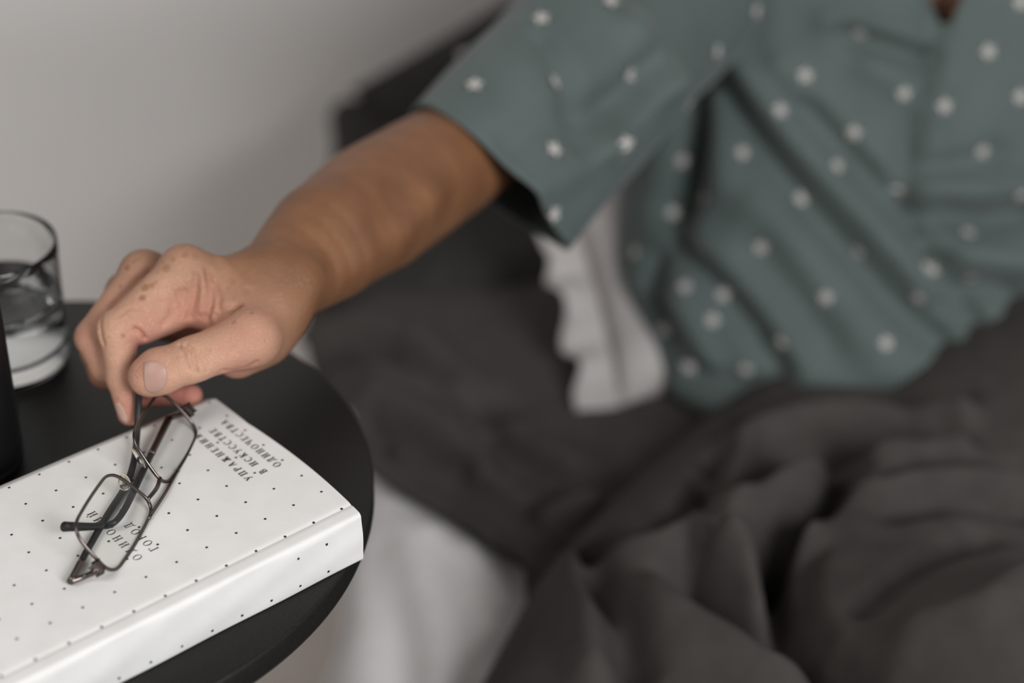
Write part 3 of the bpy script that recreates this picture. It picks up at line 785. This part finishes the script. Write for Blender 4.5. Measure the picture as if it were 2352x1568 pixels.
for pl, dep, w in creases:
    P = [h_ for h_ in (zh(*q) for q in pl) if h_ is not None]
    if len(P) < 2: continue
    if min(q[0] for q in pl) > 780 and max(q[1] for q in pl) < 725: dep, w = dep*1.0, w*1.3
    d = segdist(V1, catmull(P, 6)); g_ = np.exp(-(d/(w*.0011))**2); disp -= dep*(.0026 if dep > 0 else .0020)*g_; crease_red_shade = np.maximum(crease_red_shade, np.clip(dep, 0, 1)*g_)
# veins, tendons and muscle relief of the forearm
def px1(pl): return catmull([h_ for h_ in (hit_px(bv1, *q)[0] for q in pl) if h_ is not None], 6)
for pl, amp, w in (([(660, 610), (720, 560), (800, 520), (860, 500)], -.0012, .013), ([(700, 640), (790, 620), (900, 560), (1000, 470)], .0018, .012), ([(640, 560), (720, 470), (820, 390)], .0012, .012),
                   ([(930, 520), (975, 450), (1040, 380)], .0026, .011), ([(900, 470), (940, 420), (990, 360)], -.0012, .015), ([(620, 600), (680, 610), (720, 650)], .0030, .010), ([(740, 650), (800, 600), (880, 560)], -.0012, .012)):
    d = segdist(V1, px1(pl)); disp += amp*np.exp(-(d/w)**2)
V1 = V1+N1*disp[:, None]
# colouring
tone = np.zeros((len(V1), 4)); tone[:, 3] = 1
def smooth(x, a, b): t = np.clip((x-a)/(b-a), 0, 1); return t*t*(3-2*t)
axis = (f1-J['wr'])/np.linalg.norm(f1-J['wr']); along = (V1-J['wr'])@axis
tone[:, 1] = np.maximum(smooth(along, -.075, -.005), .22*smooth(N1[:, 2], .0, .7))
red = np.zeros(len(V1)); age = np.zeros(len(V1))
for q, r_, s in ((H(690, 1090, -18), .014, .35), (H(556, 1345, 4), .014, .55), (H(1400, 760, -12), .016, .35), (H(1060, 620, 12), .014, .5), (H(1300, 1060, 0), .014, .6), (H(850, 1230, 36), .024, 1.2),
                (H(640, 790, 0), .009, .5), (H(230, 800, 10), .010, .3), (H(320, 1080, 34), .010, .6), (H(700, 650, 4), .011, .2), (H(830, 600, 8), .010, .15), (H(700, 800, 30), .025, .8)):
    red += s*np.exp(-(np.linalg.norm(V1-q, axis=1)/r_)**2)
tone[:, 0] = np.clip(red+.12*crease_red_shade, 0, .95)  # creases take a blood red that also paints in their shade
up_side = smooth(N1[:, 2], -.1, .5); back = smooth((V1-J['iP'])@((J['iM']-J['iP'])/np.linalg.norm(J['iM']-J['iP'])), -.01, .03)
tone[:, 2] = np.clip(up_side*(.35+.65*back), 0, 1)*(1-.6*tone[:, 1])*.55
for zx, zy, r_, s_ in ((540, 295, 1.5, .9), (820, 300, 2.0, .6), (670, 440, 2.0, .8), (712, 428, 1.5, .7), (650, 515, 1.6, .9), (508, 786, 1.0, .7), (490, 430, 1.0, .6), (1312, 688, 1.1, .7), (1437, 622, 1.2, .7), (745, 405, 1.2, .5), (960, 205, 1.8, .5),
                       (610, 372, 1.3, .4), (430, 545, 1.2, .4), (870, 235, 1.3, .5), (1030, 215, 1.6, .4), (760, 330, 1.0, .4), (590, 250, 1.4, .5), (620, 235, 1.0, .5), (470, 1235, .9, .5), (400, 800, .8, .3), (1150, 520, 1.2, .3), (1400, 470, 2.0, .4), (1300, 400, 1.6, .4)):
    h_ = zh(zx, zy)
    if h_ is not None: spot_d = np.linalg.norm(V1-h_, axis=1); age[:] = np.maximum(age, s_*smooth(spot_d, r_*.0016, r_*.0006))
tone[:, 3] = 1-age

# torso, head, other arm and legs: coarser, mostly under clothes and blanket
SHL = np.array([.30+(.30-J['sh'][0]), J['sh'][1]+.03, J['sh'][2]])
def body_sdf(p):
    r = rel
    d = ell(p, r(.30, 1.405, .05), (.155, .106, .19))
    d = smin(d, ell(p, r(.30, 1.345, -.13), (.135, .095, .10)), .06)
    d = smin(d, rc(p, r(.22, 1.40, .13), J['sh'], .046, .042), .03); d = smin(d, rc(p, r(.38, 1.40, .13), SHL, .046, .042), .03)
    d = smin(d, rc(p, J['sh'], J['ua'], .042, .036), .02)
    el = r(.555, 1.33, -.075); d = smin(d, rc(p, SHL, el, .042, .036), .02); d = smin(d, rc(p, el, r(.50, 1.10, -.205), .036, .025), .02)
    d = smin(d, rc(p, r(.30, 1.43, .19), r(.30, 1.415, .29), .062, .056), .04)
    d = smin(d, ell(p, r(.30, 1.40, .385), (.076, .096, .112)), .03); d = smin(d, ell(p, r(.30, 1.345, .335), (.055, .06, .055)), .03)
    d = smin(d, rc(p, r(.30, 1.302, .395), r(.30, 1.280, .360), .009, .015), .015)                     # nose
    for s in (-1, 1):
        d = smin(d, rc(p, r(.30+s*.015, 1.308, .408), r(.30+s*.05, 1.325, .406), .010, .009), .012)     # brow
        d = smin(d, ell(p, r(.30+s*.080, 1.405, .375), (.010, .022, .032)), .008)                       # ear
        d = smin(d, ell(p, r(.30+s*.031, 1.312, .388), (.013, .012, .010)), .004)                       # eye
    d = smin(d, rc(p, r(.28, 1.296, .325), r(.32, 1.296, .325), .008, .008), .008)                     # lips
    for s, k in ((-1, (.27, .82, -.195)), (1, (.58, .84, -.195))):
        d = smin(d, rc(p, r(.30+s*.06, 1.27, -.20), r(*k), .040, .030), .03); d = smin(d, rc(p, r(*k), r(.38-s*.04, .98, -.215), .030, .024), .02)
    lid = TABLE_Z+blanket_base(p[:, 0], p[:, 1])-.06+np.clip((p[:, 1]-1.20)/.03, 0, 1)*1.0
    return np.maximum(d, (p[:, 2]-lid)*.7)
V2, F2 = surface_nets(body_sdf, rel(.0, .72, -.27), rel(.75, 1.56, .56), .0055)
t2 = np.zeros((len(V2), 4)); t2[:, 3] = 1; t2[:, 1] = .45; t2[:, 0] = .25
Vb = np.vstack([V1, V2]); Fb = np.vstack([F1, F2+len(V1)])
man = empty('person', rel(.30, 1.32, -.25)); tag(man, 'man in a green star print shirt sitting in bed, reaching to hold the eyeglasses', 'person')
body = keep(mesh('body', Vb, Fb, M['skin']), man)
ca = body.data.color_attributes.new('skin_tone', 'FLOAT_COLOR', 'POINT'); ca.data.foreach_set('color', np.vstack([tone, t2]).astype(np.float32).ravel())
bvb = bvh_of(V1, F1)
def nail(outline, name, m, lift=.00035):
    O = np.array(catmull(outline+[outline[0]], 5)[:-1]); c = O.mean(0); V = []; F = []; n = len(O)
    rr = [1.0, .93, .8, .55, .3]
    for i, s in enumerate(rr):
        for q in O:
            z = c+(q-c)*s; P, nn = hit_px(bvb, 120+z[0]/3.136, 520+z[1]/3.136)
            V.append(P+nn*(-.00025 if i == 0 else lift) if P is not None else V[-1])
    P, nn = hit_px(bvb, 120+c[0]/3.136, 520+c[1]/3.136); V.append(P+nn*lift)
    for i in range(len(rr)-1):
        for k in range(n): F.append((i*n+k, i*n+(k+1) % n, (i+1)*n+(k+1) % n, (i+1)*n+k))
    for k in range(n): F.append(((len(rr)-1)*n+k, (len(rr)-1)*n+(k+1) % n, len(rr)*n))
    bm = bmesh.new(); vs = [bm.verts.new(v) for v in V]
    for f in F: bm.faces.new([vs[i] for i in f])
    bmesh.ops.recalc_face_normals(bm, faces=bm.faces)
    return keep(bmobj(name, bm, m), man)
nail([(655, 990), (690, 966), (755, 966), (810, 1005), (832, 1080), (815, 1150), (770, 1195), (712, 1203), (668, 1168), (655, 1085)], 'fingernail', M['nail'])
nail([(447, 1275), (474, 1268), (505, 1300), (533, 1350), (545, 1395), (538, 1412), (508, 1398), (476, 1350)], 'fingernail', M['nail_edge'])
# hair cap (out of the picture)
def hair_sdf(p):
    r = rel; d = ell(p, r(.30, 1.412, .395), (.084, .100, .115)); face = ell(p, r(.30, 1.28, .36), (.10, .09, .10))
    d = np.maximum(d, -face); return np.maximum(d, (TABLE_Z+.335)-p[:, 2])
Vh, Fh = surface_nets(hair_sdf, rel(.19, 1.28, .28), rel(.41, 1.54, .54), .005)
keep(mesh('hair', Vh, Fh, M['hair']), man)

# ------------------------------------------------------------------ shirt
shirt = empty('shirt', rel(.30, 1.32, -.2)); shirt.parent = man; shirt.matrix_parent_inverse = man.matrix_basis.inverted()
def torso_shirt():
    kz = [-.25, -.235, -.21, -.15, -.06, .0, .06, .12, .165, .20, .225, .238]
    ka = [.172, .184, .202, .222, .214, .203, .195, .190, .176, .140, .090, .072]
    kb = [.128, .135, .140, .142, .134, .130, .126, .120, .108, .090, .074, .068]
    n, m = 190, 260; V = []
    for z in np.linspace(-.25, .238, n):
        a = np.interp(z, kz, ka); b = np.interp(z, kz, kb); cy = 1.305+.36*(z+.17)-max(0, z-.08)*.1
        for k in range(m):
            th = 2*math.pi*k/m; c, s = math.cos(th), math.sin(th); e = 2/2.35
            V.append(rel(.302+a*abs(c)**e*math.copysign(1, c), cy+b*abs(s)**e*math.copysign(1, s), z+.012*max(0, -c)*(z < -.1)*0))
    V = np.array(V); F = []
    for i in range(n-1):
        for k in range(m): F.append((i*m+k, i*m+(k+1) % m, (i+1)*m+(k+1) % m, (i+1)*m+k))
    F = np.array(F); bv = bvh_of(V, F); nr = vnorm(V, F)
    def px(pl): return catmull([h_ for h_ in (hit_px(bv, *q)[0] for q in pl) if h_ is not None], 6)
    lst = [([(1590, 60), (1640, 170), (1740, 330), (1850, 470), (1960, 590), (2080, 720), (2180, 800)], -.012, .012), ([(1640, 40), (1700, 150), (1800, 290), (1930, 440), (2040, 560), (2140, 660)], .010, .012),
           ([(1860, 250), (1960, 360), (2060, 470), (2095, 520)], -.009, .010), ([(1790, 150), (1900, 260), (2010, 370), (2085, 450)], .006, .012),
           ([(1940, 75), (2040, 108), (2130, 135)], -.009, .009), ([(1900, 50), (2000, 60), (2120, 100)], .005, .010), ([(2000, 150), (2080, 200), (2110, 240)], .005, .012),
           ([(1580, 180), (1590, 280), (1570, 400), (1540, 480)], -.022, .018), ([(1620, 230), (1650, 380), (1700, 520)], .008, .018),
           ([(1550, 570), (1640, 650), (1720, 745), (1790, 850)], -.011, .012), ([(1620, 560), (1700, 640), (1800, 760), (1850, 850)], .007, .016), ([(1500, 600), (1490, 680), (1530, 780)], -.010, .013), ([(1560, 690), (1600, 760), (1640, 840)], .007, .012),
           ([(1740, 470), (1850, 610), (1970, 760), (2040, 850)], .005, .018), ([(1680, 480), (1790, 630), (1900, 790)], -.005, .016),
           ([(2160, 490), (2260, 505), (2352, 495)], -.014, .012), ([(2150, 430), (2260, 440), (2352, 420)], .008, .013), ([(2120, 385), (2200, 380), (2280, 350)], -.006, .010),
           ([(2150, 600), (2200, 690), (2245, 765)], -.014, .010), ([(2230, 655), (2300, 665), (2352, 705)], -.012, .010), ([(2210, 580), (2280, 590), (2352, 600)], .009, .013), ([(2190, 740), (2240, 790)], .006, .01),
           ([(1600, 850), (1690, 885), (1780, 895)], -.010, .010), ([(1560, 890), (1650, 925), (1740, 925)], .006, .012)]
    V2 = sculpt(V, nr, [(px(pl), a*1.22, w*.9) for pl, a, w in lst])
    # overlapping button placket: a step along the front edge
    pk = px([(2163, 76), (2140, 150), (2118, 260), (2100, 350), (2092, 430), (2104, 510), (2140, 585), (2190, 690)])
    front = V[:, 1] < np.interp(V[:, 2]-TABLE_Z, kz, 1.305+.36*(np.array(kz)+.17))
    xs = np.interp(V[:, 2], pk[::-1, 2], pk[::-1, 0]); dx = V[:, 0]-xs
    inz = smooth(V[:, 2], pk[:, 2].min()-.01, pk[:, 2].min()+.02)
    V2 += nr*((.0095*smooth(dx, -.0015, .002)*np.exp(-np.maximum(dx, 0)/.05)-.011*np.exp(-((dx+.006)/.006)**2))*front*inz)[:, None]
    # V opening
    zc = V[:, 2]-TABLE_Z; apex = pk[0]
    fc = V[F].mean(1); open_ = (fc[:, 1] < 1.36) & (fc[:, 2] > apex[2]) & (np.abs(fc[:, 0]-apex[0]-(fc[:, 2]-apex[2])*.06) < (fc[:, 2]-apex[2])*.42)
    rim_ = np.intersect1d(F[open_].ravel(), F[~open_].ravel()); dz = np.maximum(V2[rim_, 2]-apex[2], 0); mid_ = apex[0]+dz*.06
    V2[rim_, 0] = mid_+np.sign(V2[rim_, 0]-mid_)*dz*.42
    return V2, F[~open_]
Vs, Fs = torso_shirt()
o = keep(mesh('shirt_body', Vs, Fs, M['shirt']), shirt); o.modifiers.new('thickness', 'SOLIDIFY').thickness = .0015
def sleeve():
    cen = [atd(1105, 395, 1.230), atd(1190, 300, 1.254), atd(1285, 208, 1.280), atd(1355, 125, 1.305), atd(1420, 60, 1.335), atd(1500, -12, 1.372), rel(.150, 1.350, .098), rel(.205, 1.385, .130)]
    hl = [.0590, .0600, .0610, .0625, .0640, .0665, .066, .062]         # half length across the picture
    C = catmull(cen, 12); n = len(C); m = 120; HL = np.interp(np.linspace(0, 1, n), np.linspace(0, 1, len(hl)), hl)
    T = np.gradient(C, axis=0); T /= np.linalg.norm(T, axis=1)[:, None]
    dn = ray(1280, 535)*1.262-ray(1003, 240)*1.262; V = []
    for i in range(n):
        a = dn-T[i]*(dn@T[i]); a /= np.linalg.norm(a); b = np.cross(T[i], a)
        q = i/(n-1)
        for k in range(m):
            th = 2*math.pi*k/m; c, s = (abs(math.cos(th))**.8*math.copysign(1, math.cos(th)), abs(math.sin(th))**.8*math.copysign(1, math.sin(th)))
            # loose sleeve: hangs to a soft point underneath at the hem
            droop = (.012*(1-q)+.004)*max(0, c)**4
            R = HL[i]
            V.append(C[i]+a*(R*c+droop)+b*(R*.88*s*(1-.28*(1-q)*max(0, c)**1.5))+T[i]*(.020*s*(1-q)))
    V = np.array(V); F = np.array([(i*m+k, i*m+(k+1) % m, (i+1)*m+(k+1) % m, (i+1)*m+k) for i in range(n-1) for k in range(m)])
    bv = bvh_of(V, F); nr = vnorm(V, F)
    if (nr[0]@(V[0]-C[0])) < 0: nr = -nr
    def px(pl): return catmull([h_ for h_ in (hit_px(bv, *q)[0] for q in pl) if h_ is not None], 6)
    lst = [([(1240, 90), (1300, 180), (1330, 260)], -.005, .010), ([(1330, 330), (1420, 240), (1500, 140)], -.007, .013), ([(1400, 330), (1470, 260), (1530, 180)], .006, .010), ([(1180, 330), (1270, 270), (1400, 230)], -.004, .013),
           ([(1220, 440), (1300, 400), (1400, 330)], .004, .013), ([(1450, 60), (1520, 160), (1540, 240)], .006, .014)]
    return sculpt(V, nr, [(px(pl), a*1.7, w*.9) for pl, a, w in lst]), F
Vv, Fv = sleeve()
o = keep(mesh('sleeve', Vv, Fv, M['shirt']), shirt); o.modifiers.new('thickness', 'SOLIDIFY').thickness = .0015
# the other sleeve (outside the picture)
C0, C1 = rel(.395, 1.39, .12), rel(.535, 1.335, -.02)
keep(tube('sleeve', catmull([C0, (C0+C1)/2+np.array([.02, 0, .03]), C1], 10), [.062, .066, .062], M['shirt'], seg=40, caps=False), shirt)
# star print: small five-pointed stars lying on the cloth
bvs = bvh_of(np.vstack([Vs, Vv]), [tuple(f) for f in Fs]+[tuple(f+len(Vs)) for f in Fv])
stars = [(1090, 198), (1243, 45), (1402, 5), (1270, 190), (1440, 168), (1270, 345), (1440, 330), (1268, 490), (1643, 118), (1733, 25), (1848, 175), (1975, 72), (1790, 255), (1960, 305), (2075, 213), (2167, 243), (2268, 118), (2342, 222), (1703, 352), (1577, 240), (1567, 368), (1920, 383), (2075, 438), (2253, 343), (2345, 445), (1622, 452), (1837, 458), (1545, 490), (1460, 578), (1750, 565), (1975, 575), (2222, 538), (1573, 660), (1660, 678), (1897, 682), (2110, 680), (2140, 622), (2230, 632), (1528, 755), (1637, 735), (1795, 785), (2033, 788), (1582, 838), (1713, 848), (2342, 5), (2420, 120), (2440, 330), (2430, 550), (1550, -90), (1700, -110), (1850, -70), (1990, -100), (2350, -110)]
for i, (x, y) in enumerate(stars):
    P, nn = hit_px(bvs, x, y)
    if P is None: continue
    if nn@ray(x, y) > 0: nn = -nn
    up = np.array([0, 0, 1.]); a = np.cross(up, nn); a /= np.linalg.norm(a); b = np.cross(nn, a); rot = RNG.uniform(-.3, .3)
    SV = [P+nn*.0022]
    for k in range(10):
        r_ = .0064 if k % 2 == 0 else .0034; th = math.pi/2+k*math.pi/5+rot
        q = P+a*r_*math.cos(th)+b*r_*math.sin(th)
        h_ = bvs.ray_cast(Vector(q+nn*.012), Vector(-nn), .03)
        q = np.array(h_[0]) if h_[0] is not None else q
        SV.append(q+nn*.0020)
    keep(mesh('star', SV, [(0, 1+k, 1+(k+1) % 10) for k in range(10)], M['star'], smooth=False), shirt)
